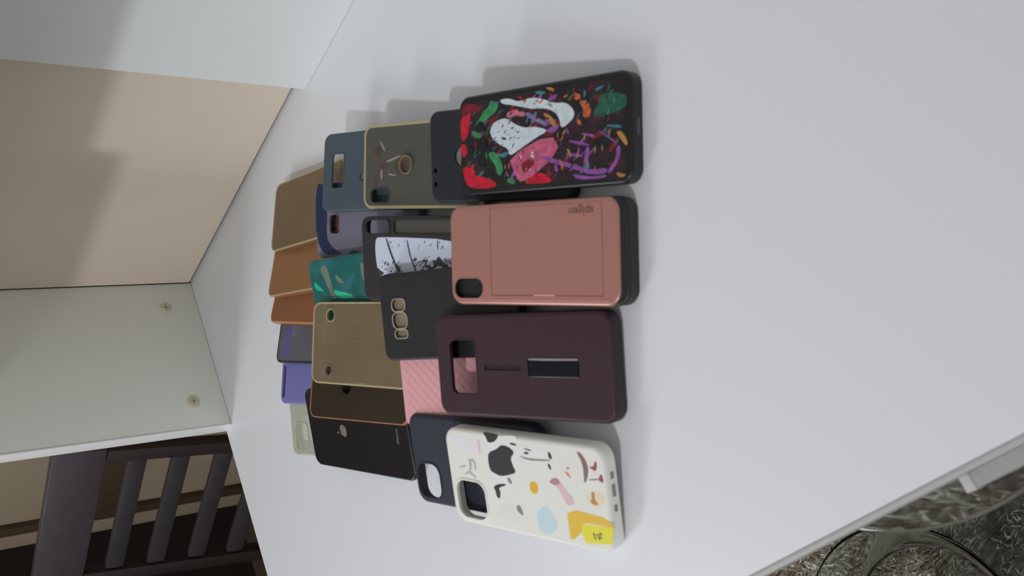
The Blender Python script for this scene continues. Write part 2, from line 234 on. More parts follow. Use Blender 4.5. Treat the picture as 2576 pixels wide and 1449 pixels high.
'flo_print': [('fbrown',[(-50.6,13.5),(-51.1,11.7),(-52.5,10.2),(-54.5,9.5),(-56.8,9.6),(-58.9,10.5),(-60.4,12.1),(-61.0,14.0),(-60.5,15.9),(-59.1,17.3),(-57.0,18.0),(-54.7,17.9),(-52.6,17.0),(-51.1,15.4)]),('fred',[(-55.4,8.0),(-55.7,7.0),(-56.6,6.3),(-57.9,6.0),(-59.3,6.0),(-60.7,6.5),(-61.6,7.3),(-61.9,8.2),(-61.6,9.1),(-60.7,9.8),(-59.4,10.2),(-57.9,10.1),(-56.6,9.7),(-55.7,8.9)]),('fbrown',[(-18.1,-0.0),(-18.9,-2.9),(-21.2,-5.1),(-24.6,-6.3),(-28.3,-6.2),(-31.8,-4.8),(-34.2,-2.4),(-35.1,0.5),(-34.3,3.4),(-32.0,5.6),(-28.6,6.8),(-24.8,6.6),(-21.4,5.2),(-19.0,2.8)]),('fmaroon',[(-41.6,-0.2),(-42.2,-1.2),(-44.0,-2.0),(-46.7,-2.4),(-49.6,-2.3),(-52.3,-1.8),(-54.1,-0.9),(-54.8,0.2),(-54.2,1.2),(-52.3,2.0),(-49.7,2.4),(-46.7,2.3),(-44.1,1.7),(-42.3,0.8)]),('flight',[(-54.4,22.4),(-52.2,22.3),(-45.5,13.3),(-48.4,13.4)]),('fmaroon',[(-55.9,-12.8),(-56.1,-14.7),(-56.8,-16.2),(-57.9,-17.0),(-59.1,-17.0),(-60.2,-16.1),(-61.0,-14.6),(-61.3,-12.7),(-61.0,-10.8),(-60.3,-9.3),(-59.2,-8.5),(-58.1,-8.5),(-57.0,-9.4),(-56.2,-10.9)]),('flight',[(-52.5,-2.8),(-49.6,-2.8),(-50.2,-11.5),(-52.4,-11.4)]),('flight',[(-45.3,4.7),(-26.7,9.2),(-25.3,7.7),(-43.8,2.7)]),('flight',[(-42.2,-5.9),(-30.7,-8.2),(-32.1,-9.1),(-42.2,-7.9)])],
}

def case_root(k, label, group=None):
    x, y, z, yaw, pi_, ro, L, W_, h = POSE[k]
    u = Vector((math.cos(yaw)*math.cos(pi_), math.sin(yaw)*math.cos(pi_), -math.sin(pi_)))
    v0 = Vector((-math.sin(yaw), math.cos(yaw), 0)); w_ = u.cross(v0)
    v = v0*math.cos(ro)+w_*math.sin(ro); n = u.cross(v)
    o = empty('phone_case', label=label, cat='phone case', group='phone cases laid out in rows on the desk')
    o.matrix_world = Matrix.Translation(Vector((x, y, z+.75))-n*h) @ Matrix((u, v, n)).transposed().to_4x4()
    return o, L*1000, W_*1000, h*1000

# ---------------------------------------------------------------- room
m_wall = mat('wall_beige', (190, 172, 146), .9, g=.85, bump=.2, bscale=60)
m_wall_dark = mat('wall_dark', (52, 44, 42), .9, g=.8)
m_floor = mat('floor_brown', (92, 78, 66), .5, g=1.0, grain=.3, scale=12)
m_strip_trim = mat('brown_strip_trim', (95, 78, 58), .6, g=.9, grain=.15, scale=20)
tag(box('floor', (-3, .9, -3, 2.2, -.05, 0), m_floor, bev=0), kind='structure')
tag(box('wall_right', (.30, .40, -3, 1.79, 0, 2.6), m_wall, bev=0), kind='structure')
tag(box('wall_back', (-3, .40, 1.79, 1.89, 0, 2.6), m_wall_dark, bev=0), kind='structure')
tag(box('wall_strip_1', (.285, .3, 1.60, 1.655, 0, 2.6), m_strip_trim), kind='structure')  # narrow brown strip running the full height of the wall
tag(box('trim_2', (.285, .3, .95, 1.60, .42, .60), m_strip_trim), kind='structure')
m_white_trim = mat('window_white', (215, 215, 212), .5)
win = empty('window_1', (-1.35, 1.785, 1.95), kind='structure')
bm = bmesh.new()
for b in ((-.47, -.42, -.03, 0, -.52, .52), (.42, .47, -.03, 0, -.52, .52), (-.42, .42, -.03, 0, -.52, -.47), (-.42, .42, -.03, 0, .47, .52), (-.02, .02, -.03, 0, -.47, .47)):
    box_bm(bm, *b, bev=.003)
bm_to('window_frame', bm, m_white_trim, win)

# ---------------------------------------------------------------- desk and hutch
m_desk = mat('white_laminate', (196, 198, 204), .38, g=1.52, spec=.35, bump=.03, bscale=900)
m_panel = mat('grey_white_laminate', (186, 188, 182), .5, g=1.7, spec=.3)
m_back = mat('beige_hardboard', (196, 184, 170), .65, g=1.35, spec=.3)
m_front = mat('cool_white_panel', (200, 208, 210), .45, g=1.5, spec=.4)
m_band = mat('edge_band', (178, 180, 178), .35, g=1.2)
m_clear = mat('clear_plastic', (215, 222, 220), .15, clear=.62, tint=(225, 232, 230))
m_cap = mat('screw_cap_beige', (174, 170, 152), .5, g=1.5)
m_gap = mat('joint_shadow_strip', (110, 100, 88), .8, g=1.0)
desk = empty('desk', (-.33, -.8, 0), label='white laminate desk top under the phone cases, with grey edge band', cat='desk')
def dpart(name, b, m, bev=.001):
    o = box(name, b, m, None, bev); o.parent = desk; o.matrix_parent_inverse = Matrix.Translation((.33, .8, 0)); return o
top = dpart('desk_top', (-.6535, .03, -1.75, .0205, .7315, .75), m_desk, .0008)
bnd = dpart('edge_band', (-.6575, -.6537, -1.75, .0205, .7315, .7485), m_band, .0012); 
dpart('edge_guard', (-.6665, -.6577, -1.75, -.814, .7385, .7470), m_clear, .0006)
dpart('guard_clip', (-.6668, -.6577, -.8165, -.8105, .7382, .7478), mat('clip_white', (225, 228, 226), .3, clear=.35), .0006)
dpart('side_panel', (-.60, .02, .0005, .0195, 0, .7313), m_desk)
dpart('side_panel', (-.60, .02, -1.74, -1.72, 0, .7313), m_desk)
dpart('modesty_panel', (.0, .016, -1.719, .0003, .25, .7313), m_desk)
hutch = empty('desk_hutch', (0, 0, .75), label='white shelf unit on the desk with beige back board and grey-white side panel', cat='shelf unit')
def hpart(name, b, m, bev=.0006, par=None):
    o = box(name, b, m, None, bev); o.parent = par or hutch; o.matrix_parent_inverse = Matrix.Translation((0, 0, -.75)); return o
sp = hpart('side_panel', (-.2115, 0, .0006, .0195, .7502, 1.30), m_panel)
hpart('front_edge', (-.2140, -.2117, .0001, .0200, .7502, 1.30), mat('edge_white', (214, 217, 213), .35, g=1.6), .0008)
hpart('back_board', (.0, .004, -.4015, -.0012, .7530, 1.30), m_back, 0)
hpart('joint_strip', (.0045, .02, -.41, .0195, .7502, 1.30), m_gap, 0)
hpart('front_panel', (-.0195, -.0005, -1.74, -.4018, .7502, 1.30), m_front)
hpart('upper_cabinet', (-.2115, .0195, -.288, .0195, 1.0810, 1.30), m_panel)
hpart('upper_shelf', (-.185, -.0, -.565, -.289, 1.0905, 1.110), m_panel)
for cx, cz in ((-.0372, .7925), (-.1762, .7895)):
    bm = bmesh.new(); n = 24
    prof = [(.0082, 0), (.0082, .0006), (.0074, .0011), (.0002, .0011)]
    rings = [[bm.verts.new((cx+r*math.cos(2*math.pi*i/n), .0006-d, cz+r*math.sin(2*math.pi*i/n))) for i in range(n)] for r, d in prof]
    for a, b in zip(rings, rings[1:]):
        for i in range(n): bm.faces.new((a[i], a[(i+1) % n], b[(i+1) % n], b[i]))
    box_bm(bm, cx-.0045, cx+.0045, -.0012, -.0002, cz-.0007, cz+.0007, mi=1)
    box_bm(bm, cx-.0007, cx+.0007, -.0012, -.0002, cz-.0045, cz+.0045, mi=1)
    o = bm_to('screw_cap', bm, [m_cap, mat('cap_slot', (150, 145, 128), .6)], sp)

# ---------------------------------------------------------------- chair beyond the desk
m_dark = mat('dark_stained_wood', (92, 82, 90), .45, g=.75, grain=.25, scale=30, coat=.15)
m_dark2 = mat('reddish_dark_wood', (60, 44, 44), .5, g=.65, grain=.2, scale=30)
sdir = Vector((-.36, .933, 0)).normalized(); mdir = Vector((sdir.y, -sdir.x, 0)); le = .1
pdir = (-mdir*math.sin(le)-Vector((0, 0, math.cos(le)))).normalized(); ndir = mdir*math.cos(le)-Vector((0, 0, math.sin(le)))
P0 = Vector((0.12575, 0.83344, 0.75546))
CM = Matrix.Translation(P0) @ Matrix((sdir, pdir, sdir.cross(pdir))).transposed().to_4x4()
chair = empty('ladder_back_chair', (P0.x-.05, P0.y+.16, 0), label='dark brown slatted ladder-back chair standing behind the desk', cat='chair')
inv = Matrix.Translation(-Vector((P0.x-.05, P0.y+.16, 0)))
def cpart(name, b, m, mtx=CM, bev=.003):
    o = box(name, b, m, None, bev, mtx); o.parent = chair; o.matrix_parent_inverse = inv; return o
cpart('top_rail', (-.035, .375, .0, .102, -.012, .012), m_dark)
m_slat = mat('slat_wood', (72, 66, 70), .5, g=.75, grain=.2, scale=30)
for p0 in (.147, .236, .328, .418): cpart('slat', (.001, .334, p0, p0+.038, -.008, .008), m_slat)
cpart('post', (-.034, -.001, .103, .757, -.014, .014), m_dark2)
cpart('post', (.335, .372, .103, .757, -.014, .014), m_dark2)
cpart('lower_rail', (.001, .334, .505, .54, -.010, .010), m_dark2)
seat_m = Matrix.Translation((P0.x, P0.y, 0)) @ Matrix((sdir, -mdir, Vector((0, 0, 1)))).transposed().to_4x4()
if seat_m.to_3x3().determinant() < 0: seat_m = Matrix.Translation((P0.x, P0.y, 0)) @ Matrix((sdir, -mdir, Vector((0, 0, 1)))).transposed().to_4x4()
cpart('seat', (-.03, .37, .075, .40, .185, .215), m_dark2, seat_m)
for a in (-.025, .335): cpart('leg', (a, a+.03, .36, .39, 0, .184), m_dark2, seat_m)

# ---------------------------------------------------------------- rug, glass table, glass vase
m_rug = mat('rug_taupe', (150, 140, 128), .95, g=1.6, grain=.5, scale=90)
m_fib = [mat('tuft_%s' % n, c, .9, g=2.0) for n, c in (('taupe', (150, 140, 128)), ('cream', (196, 186, 170)), ('brown', (98, 84, 72)))]
rug = empty('shaggy_rug', (-.9, -.4, 0), label='shaggy taupe and brown rug on the floor below the desk edge', cat='rug')
o = box('rug_base', (-1.7, -.2, -1.2, .6, .0005, .008), m_rug, None, .003); o.parent = rug; o.matrix_parent_inverse = Matrix.Translation((.9, .4, 0))
bm = bmesh.new()
for i in range(26000):
    x = random.uniform(-1.05, -.45); y = random.uniform(-.85, .1)
    a = random.uniform(0, 6.28); w_ = random.uniform(.0010, .0020); l = random.uniform(.012, .022); t = random.uniform(.2, 1.0)
    d = Vector((math.cos(a*1.7+3*math.sin(x*11+y*7)), math.sin(a*1.7), 0))*l*t
    s = Vector((math.cos(a), math.sin(a), 0))*w_
    b0 = Vector((x, y, .007)); v = [bm.verts.new(b0-s), bm.verts.new(b0+s), bm.verts.new(b0+d*.5+s*.8+Vector((0, 0, l*.8))), bm.verts.new(b0+d*.5-s*.8+Vector((0, 0, l*.8))), bm.verts.new(b0+d+Vector((0, 0, l*(1.1-.4*t))))]
    k = 1 if math.sin(x*40+2*math.sin(y*30))+random.uniform(-1.4, 1.4) > .5 else (2 if random.random() < .4 else 0)
    f1 = bm.faces.new(v[:4]); f2 = bm.faces.new((v[3], v[2], v[4])); f1.material_index = f2.material_index = k
o = bm_to('pile', bm, m_fib, None, smooth=False); o['kind'] = 'stuff'; o.parent = rug; o.matrix_parent_inverse = Matrix.Translation((.9, .4, 0))
m_glass = mat('clear_glass', (232, 240, 238), .02, trans=1.0)
m_steel = mat('brushed_steel', (170, 172, 175), .3, metal=1.0, g=1.0)
gt = empty('glass_side_table', (-.486, -.735, .0), label='round clear glass table top tucked beneath the desk edge', cat='side table')
o = lathe('table_top', [(.0, .592), (.1865, .592), (.1885, .593), (.1895, .596), (.1885, .599), (.1865, .600), (.0, .600)], m_glass, gt, n=128)
lathe('column', [(.018, .02), (.018, .585), (.04, .588), (.04, .5915)], m_steel, gt)
lathe('foot', [(.13, .0085), (.13, .014), (.03, .0195)], m_steel, gt)
VASE = (-.752, -.47)
lathe('glass_vase', [(r_*1.24, .009+(z_-.009)*1.2) for r_, z_ in ((.0, .009), (.06, .009), (.088, .03), (.112, .08), (.120, .13), (.110, .19), (.085, .235), (.074, .26), (.082, .285), (.096, .30),
      (.0935, .302), (.079, .286), (.070, .26), (.081, .234), (.106, .19), (.116, .13), (.108, .08), (.085, .034), (.058, .015), (.0, .015))], m_glass, None, n=96)
o = bpy.data.objects['glass_vase']; o.location = (*VASE, 0); tag(o, 'round clear glass vase standing on the shaggy rug', 'vase')

# ---------------------------------------------------------------- phone cases
ART = 'red darkred green pale lilac pink ochre rosepink purple orange deepgreen tealblue'.split()
INK = {n: mat('ink_'+n, c, r_, g=1.3 if n in ART else 1.45, grain=.75 if n in ART and n != 'pale' else (.3 if n == 'pale' else 0), scale=180) for n, c, r_ in (
 ('red', (200, 22, 46), .3), ('darkred', (110, 26, 38), .3), ('green', (52, 128, 78), .3), ('pale', (188, 198, 208), .3), ('lilac', (120, 108, 150), .3),
 ('pink', (200, 92, 118), .3), ('ochre', (165, 120, 62), .3), ('rosepink', (176, 84, 112), .3), ('purple', (128, 74, 144), .3), ('orange', (190, 88, 50), .3),
 ('deepgreen', (36, 84, 66), .3), ('tealblue', (58, 116, 128), .3), ('paper', (205, 203, 208), .6), ('pinkline', (222, 160, 172), .6), ('sage', (158, 164, 158), .6),
 ('hide', (220, 206, 208), .5), ('black', (42, 38, 40), .5), ('greyline', (120, 116, 118), .5), ('eggwhite', (216, 214, 202), .5), ('yolk', (222, 160, 44), .4),
 ('bacon', (200, 172, 174), .5), ('bacondark', (160, 122, 128), .5), ('goose', (206, 204, 198), .5), ('goosebrown', (120, 96, 88), .5), ('beak', (228, 110, 80), .5),
 ('feet', (146, 62, 78), .5), ('bun', (228, 196, 174), .5), ('bunbrown', (176, 122, 70), .5), ('stone', (204, 203, 197), .5), ('blue', (178, 198, 210), .5),
 ('roof', (230, 170, 56), .5), ('front', (224, 200, 54), .5), ('ink', (110, 100, 46), .5), ('navyprint', (24, 38, 70), .4), ('tgold', (100, 112, 100), .3),
 ('tgreen', (30, 160, 120), .25), ('tglow', (40, 190, 150), .25), ('tblueglow', (50, 140, 190), .25), ('mwhite', (182, 188, 205), .35), ('mblack', (52, 50, 58), .4),
 ('fbrown', (70, 58, 52), .4), ('fred', (104, 62, 48), .4), ('fmaroon', (80, 56, 58), .4), ('flight', (130, 124, 120), .4))}
# seams between the rag-paper white and darker tones on the teal case come from noise
def shell(root, L, W_, h, m, r=9, t=1.6, e=2.4, holes=(), name='shell', x0=None, x1=None, hw=None, zb=0):
    me = shell_me(-L/2 if x0 is None else x0, L/2 if x1 is None else x1, W_/2 if hw is None else hw, h, r, t, e, holes, zb)
    return link(name, me, m, root)

# back row -----------------------------------------------------------
R_, L, W_, h = case_root('whiteclear', 'colourless clear phone case at the left of the back row, under the black case')
m_wc = mat('clear_white_tpu', (206, 204, 198), .25, clear=.75, tint=(236, 236, 226))
cam_o = rrect(-66, -32, -34, 0, 8)
shell(R_, L, W_, h, m_wc, holes=[rrect(-63, -35, -31, -3, 6)])
rim('camera_frame', rrect(-63, -35, -31, -3, 6), 1.6, h-.2, h+.9, mat('clear_rim', (190, 190, 172), .25, clear=.5), R_)
R_, L, W_, h = case_root('purple', 'plain lavender purple phone case in the back row')
m_pu = mat('lavender_silicone', (112, 110, 170), .6, g=1.25)
shell(R_, L, W_, h, m_pu, holes=[rrect(-69, -63.5, -30, 5, 2.5)])
plate('camera_insert', rrect(-70, -62.5, -31, 6, 2.5), [], h-2.6, h-1.7, mat('deep_purple', (62, 58, 104), .6, g=1.0), R_)
R_, L, W_, h = case_root('smoke', 'smoky clear phone case with a dark rim, lying over the lavender case')
shell(R_, L, W_, h, mat('smoke_tpu', (124, 124, 132), .2, g=1.2, clear=.45, tint=(205, 205, 215)))
rim('dark_rim', rrect(-L/2+4.6, L/2-3.2, -W_/2+2.6, W_/2-2.6, 7), 2.6, h-3.5, h+.3, mat('smoked_rim', (34, 40, 38), .2, g=1.0), R_)
plate('inner_band', rrect(-56, -43, -30, 4, 2), [], h-.1, h+.08, mat('violet_band', (92, 90, 150), .5, g=1.1), R_)
m_am = mat('amber_tpu', (150, 106, 64), .3, g=1.35, clear=.22, tint=(225, 165, 110), grain=.12, scale=25)
m_amr = mat('amber_rim', (186, 160, 130), .25, g=1.3, clear=.25, tint=(230, 200, 160))
R_, L, W_, h = case_root('amber2', 'rusty amber phone case at the left of the three brown ones in the back row')
shell(R_, L, W_, h, mat('rust_tpu', (140, 88, 52), .3, g=1.3, clear=.15, tint=(220, 150, 90), grain=.12, scale=22), e=3)
rim('edge_rim', rrect(-L/2+2.6, L/2-2.6, -W_/2+2.6, W_/2-2.6, 7.5), 2.4, h-2.2, h+.2, mat('rust_rim', (182, 128, 84), .3, g=1.3), R_)
R_, L, W_, h = case_root('amber', 'light amber brown phone case between the rusty one and the darker brown one')
shell(R_, L, W_, h, m_am)
rim('edge_rim', rrect(-L/2+1.3, L/2-1.3, -W_/2+2.2, W_/2-2.2, 7.5), 2.1, h-2.2, h+.25, m_amr, R_)
R_, L, W_, h = case_root('brown', 'yellowed brown clear phone case, rightmost of the back row')
shell(R_, L, W_, h, mat('yellowed_tpu', (118, 98, 72), .3, g=1.3, clear=.22, tint=(200, 180, 140), grain=.22, scale=30))
rim('edge_rim', rrect(-L/2+1.3, L/2-1.3, -W_/2+2.2, W_/2-2.2, 7.5), 2.1, h-2.2, h+.25, m_amr, R_)

# second row -----------------------------------------------------------
R_, L, W_, h = case_root('black', 'glossy black phone case with a small pale fruit logo, left end of the second row')
shell(R_, L, W_, h, mat('gloss_black', (34, 31, 32), .3, g=.9, spec=.4), r=10)
m_logo = mat('logo_grey', (132, 120, 112), .35, g=1.1)
body = [(-26.5, -1), (-27.6, 2.6), (-26, 5.6), (-22.5, 6.4), (-18.5, 5.0), (-16.4, 2.4), (-17.4, .2), (-16.4, -2.2), (-18.6, -5.0), (-22.4, -6.0), (-23.5, -4.2), (-25.2, -3.6), (-26.8, -4.6)]
leaf = [(-29.0, -1.4), (-30.6, -.6), (-33.2, -2.4), (-33.4, -3.4), (-31, -3.2)]
printed('logo', [('l', [(x, y) for x, y in body]), ('l', leaf)], h, {'l': m_logo}, R_, sm=2)
text('lettering', 'iPhone', 5.2, h, m_logo, R_, (66, 1.5), (0, 1), .06)
R_, L, W_, h = case_root('goldrim', 'clear phone case with a copper gold rim lying over the black case')
shell(R_, L, W_, h, mat('grimy_clear', (78, 66, 52), .25, g=1.1, clear=.55, tint=(215, 200, 170), grain=.15, scale=50), holes=[circ(-17.4, -6.6, 7)])
rim('gold_rim', rrect(-L/2+1.2, L/2-1.2, -W_/2+1.2, W_/2-1.2, 8), 1.4, h-3.0, h+.1, mat('copper_gold', (176, 126, 88), .25, g=1.3, metal=.4), R_)
R_, L, W_, h = case_root('navywhite', 'lavender-grey phone case with navy blue wave shapes, between the teal and the slate cases')
m_lg = mat('lavender_grey', (112, 110, 126), .45, g=1.2)
shell(R_, L, W_, h, m_lg, holes=[rrect(-51.5, -37, -13, 5, 4)])
W2 = [(-73, 36), (-58, 36), (-54, 10), (-57, -12), (-54, -22), (-42, -30), (-28, -33.5), (-73, -34)]
printed('wave_print', [('navyprint', W2), PRINT['wave'][1]], h, INK, R_, sm=2)
rim('camera_frame', rrect(-51.5, -37, -13, 5, 4), 1.2, h-.2, h+.5, m_lg, R_)
R_, L, W_, h = case_root('bluegrey', 'slate blue-grey phone case with a narrow camera slot, right end of the second row')
m_bg = mat('slate_silicone', (68, 80, 90), .6, g=1.25, grain=.08, scale=60)
shell(R_, L, W_, h, m_bg, holes=[rrect(-60.5, -44, -15, 17, 3), circ(-17, -6, 3.6)])
rim('camera_frame', rrect(-60.5, -44, -15, 17, 3), 1.0, h-.2, h+.5, m_bg, R_)
R_, L, W_, h = case_root('teal', 'shiny teal green phone case with gold foil marbling')
m_te = bpy.data.materials.new('iridescent_teal'); m_te.use_nodes = True; nt = m_te.node_tree; p = nt.nodes['Principled BSDF']
tc = nt.nodes.new('ShaderNodeTexCoord'); no = nt.nodes.new('ShaderNodeTexNoise'); no.inputs['Scale'].default_value = 26; no.inputs['Distortion'].default_value = 1.6; no.inputs['Detail'].default_value = 3
rp = nt.nodes.new('ShaderNodeValToRGB'); nt.links.new(tc.outputs['Object'], no.inputs['Vector']); nt.links.new(no.outputs['Fac'], rp.inputs[0])
E_ = rp.color_ramp.elements; E_[0].position = .3; E_[0].color = (.015, .15, .17, 1); E_[1].position = .72; E_[1].color = (.06, .25, .30, 1)
e2 = E_.new(.5); e2.color = (.012, .17, .16, 1)
nt.links.new(rp.outputs[0], p.inputs['Base Color']); p.inputs['Roughness'].default_value = .22; p.inputs['Metallic'].default_value = .3; p.inputs['Coat Weight'].default_value = .2
shell(R_, L, W_, h, m_te)
printed('foil_and_gleams', PRINT['teal_gold'], h, INK, R_, sm=3)  # gold foil marbling, with green and blue gleams painted in as flat shapes
R_, L, W_, h = case_root('yellow', 'wide yellowed clear phone case overlapping the teal case')
shell(R_, L, W_, h, mat('yellow_clear', (168, 152, 126), .25, g=1.3, clear=.68, tint=(232, 220, 192), grain=.15, scale=30), holes=[circ(-52.8, 26, 5.2), circ(-53.8, -26, 4.2)])
m_yr = mat('yellow_rim', (188, 172, 136), .25, g=1.3, clear=.2, tint=(235, 225, 190))
rim('edge_rim', rrect(-L/2+1.3, L/2-1.3, -W_/2+2.4, W_/2-2.4, 7.5), 2.0, h-2.2, h+.25, m_yr, R_)
rim('camera_frame', circ(-53.8, -26, 4.6), 1.2, h-.2, h+.6, mat('hazy_ring', (118, 112, 112), .3, clear=.3), R_)
rim('camera_frame', circ(-52.8, 26, 5.4), 1.0, h-.2, h+.5, m_yr, R_)

# third row -----------------------------------------------------------
R_, L, W_, h = case_root('marble', 'black-framed phone case with a white print of bare branches, centre of the third row')
m_fr = mat('black_frame_rubber', (48, 45, 46), .5, g=1.0)
shell(R_, L, W_, h, m_fr, holes=[rrect(-67, -37, 22.5, 34.2, 5), rrect(-31.5, 60, 22.5, 34.2, 3)])
rim('camera_frame', rrect(-67, -37, 22.5, 34.2, 5), 1.6, h-.2, h+1.0, m_fr, R_)
plate('clear_window', rrect(-32.5, 61, 21.5, 35, 3), [], h-2.3, h-1.7, mat('grey_window', (92, 90, 86), .3, g=1.1, clear=.25, tint=(190, 188, 180)), R_)
printed('branch_print', [(k, [(62 if x > 34 and k == 'mwhite' else x, y) for x, y in P]) for k, P in PRINT['mar_print']]+scatter(['mblack'], 100, -8, 56, -10, 4, .8, 3.2, 60, 21)+scatter(['mblack'], 26, -50, -22, -11, -2, .6, 2.4, 60, 22)+scatter(['mblack'], 14, -44, 30, 10, 16, .5, 1.6, 80, 23), h, INK, R_, sm=2, step=.003)
R_, L, W_, h = case_root('floral', 'clear phone case with yellowed rim, dried flower print and a finger ring')
shell(R_, L, W_, h, mat('grey_clear', (96, 96, 90), .3, g=1.25, clear=.32, tint=(200, 200, 190), grain=.08, scale=40), holes=[rrect(-65, -41, -31.5, -19.8, 4)], e=2.0)
rim('edge_rim', rrect(-L/2+2.6, L/2-2.6, -W_/2+3.4, W_/2-3.4, 7), 3.2, h-2.6, h+.3, mat('cream_rim', (176, 164, 128), .3, g=1.3, clear=.15), R_)
rim('camera_frame', rrect(-65, -41, -31.5, -19.8, 4), 1.3, h-.2, h+.7, mat('camera_rim_grey', (72, 76, 68), .4, g=1.0), R_)
rim('finger_ring', circ(-18, .5, 7.0), 1.5, h, h+2.6, mat('bronze_ring', (150, 132, 104), .3, g=1.1, metal=.5), R_)
printed('flower_print', PRINT['flo_print'], h, INK, R_, sm=2)
R_, L, W_, h = case_root('pink', 'pale pink quilted phone case beside the navy one, half under the maroon case')
m_pk = mat('pink_silicone', (214, 158, 162), .5, g=1.35)
shell(R_, L, W_, h, m_pk, r=6)
bm = bmesh.new()
for c in range(-14, 15):
    for sgn in (1, -1):
        pts = []
        for s in (-1, 1):
            pass
        x_c = c*9.0
        P = []
        for tt in range(-34, 35, 2):
            x = x_c+sgn*tt*1.0
            if abs(x) < L/2-4: P.append((x, tt))
        for a, b in zip(P, P[1:]):
            dx, dy = b[0]-a[0], b[1]-a[1]; l = math.hypot(dx, dy); nx, ny = -dy/l*.22, dx/l*.22
            q = [bm.verts.new(((x+sx*nx)*.001, (y+sx*ny)*.001, (h+.12)*.001)) for x, y, sx in ((a[0], a[1], 1), (a[0], a[1], -1), (b[0], b[1], -1), (b[0], b[1], 1))]
            bm.faces.new(q)
bm_to('quilt_stitching', bm, mat('pink_stitch', (208, 151, 156), .6, g=1.3), R_, smooth=False)
R_, L, W_, h = case_root('chrome', 'matt black phone case with three chrome camera rings, centre of the third row')
hs = [rrect(-60.5, -45.5, 5.2, 14.8, 4), rrect(-61, -44.5, -9.4, 3.2, 5), rrect(-59.5, -45.2, -17.6, -11.4, 2.8)]
shell(R_, L, W_, h, mat('black_leather', (38, 35, 38), .5, g=1.0, bump=.3, bscale=1500), holes=hs)
m_ch = mat('chrome', (210, 208, 204), .12, g=1.2, metal=1.0)
for q in hs: rim('chrome_ring', q, 1.1, h-.2, h+.9, m_ch, R_)
plate('camera_backing', rrect(-62, -43, -19, 16, 3), [], h-2.8, h-2.2, mat('tan_backing', (140, 124, 98), .4, g=1.1), R_)
R_, L, W_, h = case_root('navy', 'navy blue phone case with an open square camera cut-out, under the sticker case')
m_nv = mat('navy_silicone', (42, 46, 60), .6, g=1.05)
nh = rrect(-71, -43, -33, -3.5, 9)
shell(R_, L, W_, h, m_nv, r=11, holes=[nh], e=3)
rim('camera_frame', nh, 1.6, h-.2, h+.8, m_nv, R_)
R_, L, W_, h = case_root('darknavy', 'dark navy phone case with a round cut-out, half hidden by the colourful printed case')
shell(R_, L, W_, h, mat('midnight_rubber', (32, 34, 42), .6, g=1.0), r=9, holes=[circ(-37.8, -1, 8), circ(-69, -11, 2.0, 16), circ(-69, -22, 2.0, 16)])
plate('emblem_disc', circ(-37.8, -1, 8.6), [], h-2.6, h-1.8, mat('grey_disc', (112, 108, 106), .5), R_)

# front row -----------------------------------------------------------
R_, L, W_, h = case_root('joker', 'black phone case with bright multicoloured artwork, right end of the front row')
jh = [circ(-57.5, 13.1, 4.2), circ(-56.5, 0, 5.2), circ(-56.5, -13.1, 4.0)]
m_jb = mat('black_bumper', (28, 27, 29), .35, g=.9)
shell(R_, L, W_, h, m_jb, r=10, t=2.0, holes=[rrect(-76, 74, -34, 34, 8)])
m_jp = bpy.data.materials.new('dark_artwork'); m_jp.use_nodes = True; nt = m_jp.node_tree; p = nt.nodes['Principled BSDF']
tc = nt.nodes.new('ShaderNodeTexCoord'); no = nt.nodes.new('ShaderNodeTexNoise'); no.inputs['Scale'].default_value = 70; no.inputs['Detail'].default_value = 5
rp = nt.nodes.new('ShaderNodeValToRGB'); nt.links.new(tc.outputs['Object'], no.inputs['Vector']); nt.links.new(no.outputs['Fac'], rp.inputs[0])
E_ = rp.color_ramp.elements; E_[0].position = .42; E_[0].color = (.012, .012, .016, 1); E_[1].position = .72; E_[1].color = (.05, .02, .03, 1)
nt.links.new(rp.outputs[0], p.inputs['Base Color']); p.inputs['Roughness'].default_value = .3
plate('picture_plate', rrect(-75.9, 73.9, -33.9, 33.9, 8), jh, h-1.4, h-.15, m_jp, R_)
ART_ALL = (scatter(['darkred', 'deepgreen', 'black', 'purple', 'tealblue', 'darkred'], 110, -73, 70, -31, 31, 2, 8, 30, 3) + scatter(['green', 'deepgreen', 'red'], 26, -72, -48, -30, 30, 1.5, 4.5, 60, 5)
    + PRINT['art'] + scatter(['black', 'lilac', 'tealblue'], 26, -46, -18, -6, 16, 1, 3.6, 20, 8) + scatter(['black', 'lilac', 'darkred'], 16, -30, 18, 12, 24, 1, 3.2, 5, 9)
    + scatter(['darkred', 'pink', 'black', 'pale'], 30, -34, -4, -28, -8, 1, 3.4, 120, 11) + scatter(['black', 'purple', 'ochre'], 40, 10, 68, -30, 4, 1.2, 4.5, 80, 12)
    + scatter(['black', 'deepgreen', 'tealblue'], 26, 38, 70, 6, 30, 1, 3.5, 60, 13) + scatter(['orange', 'darkred', 'ochre', 'green'], 24, -20, 40, 22, 31, 1, 3.5, 10, 14))
printed('artwork', ART_ALL, h-.15, INK, R_, sm=1, th=.02, step=.0015)
for q in jh: plate('camera_lens_hole', q, [], h-1.5, h+.75, mat('hole_black', (12, 12, 12), .6), R_)
box('port_plug', (L/2*.001-.0006, L/2*.001+.0004, -.006, .006, .003, .0065), mat('port_grey', (70, 66, 64), .5), R_, bev=.0002)
R_, L, W_, h = case_root('rose', 'rose gold phone case with a sliding card door and black bumper end')
m_ro = mat('rose_gold', (184, 130, 120), .32, g=1.06, metal=.25, coat=.15)
m_bk = mat('bumper_black', (32, 32, 36), .45, g=1.0)
shell(R_, L, W_, h-1.2, m_bk, r=11, t=1.6, name='inner_bumper', hw=W_/2-.5, holes=[rrect(-78, -50, -32.4, -18.6, 6)])
rh = rrect(-78, -49, -33, -18, 7)
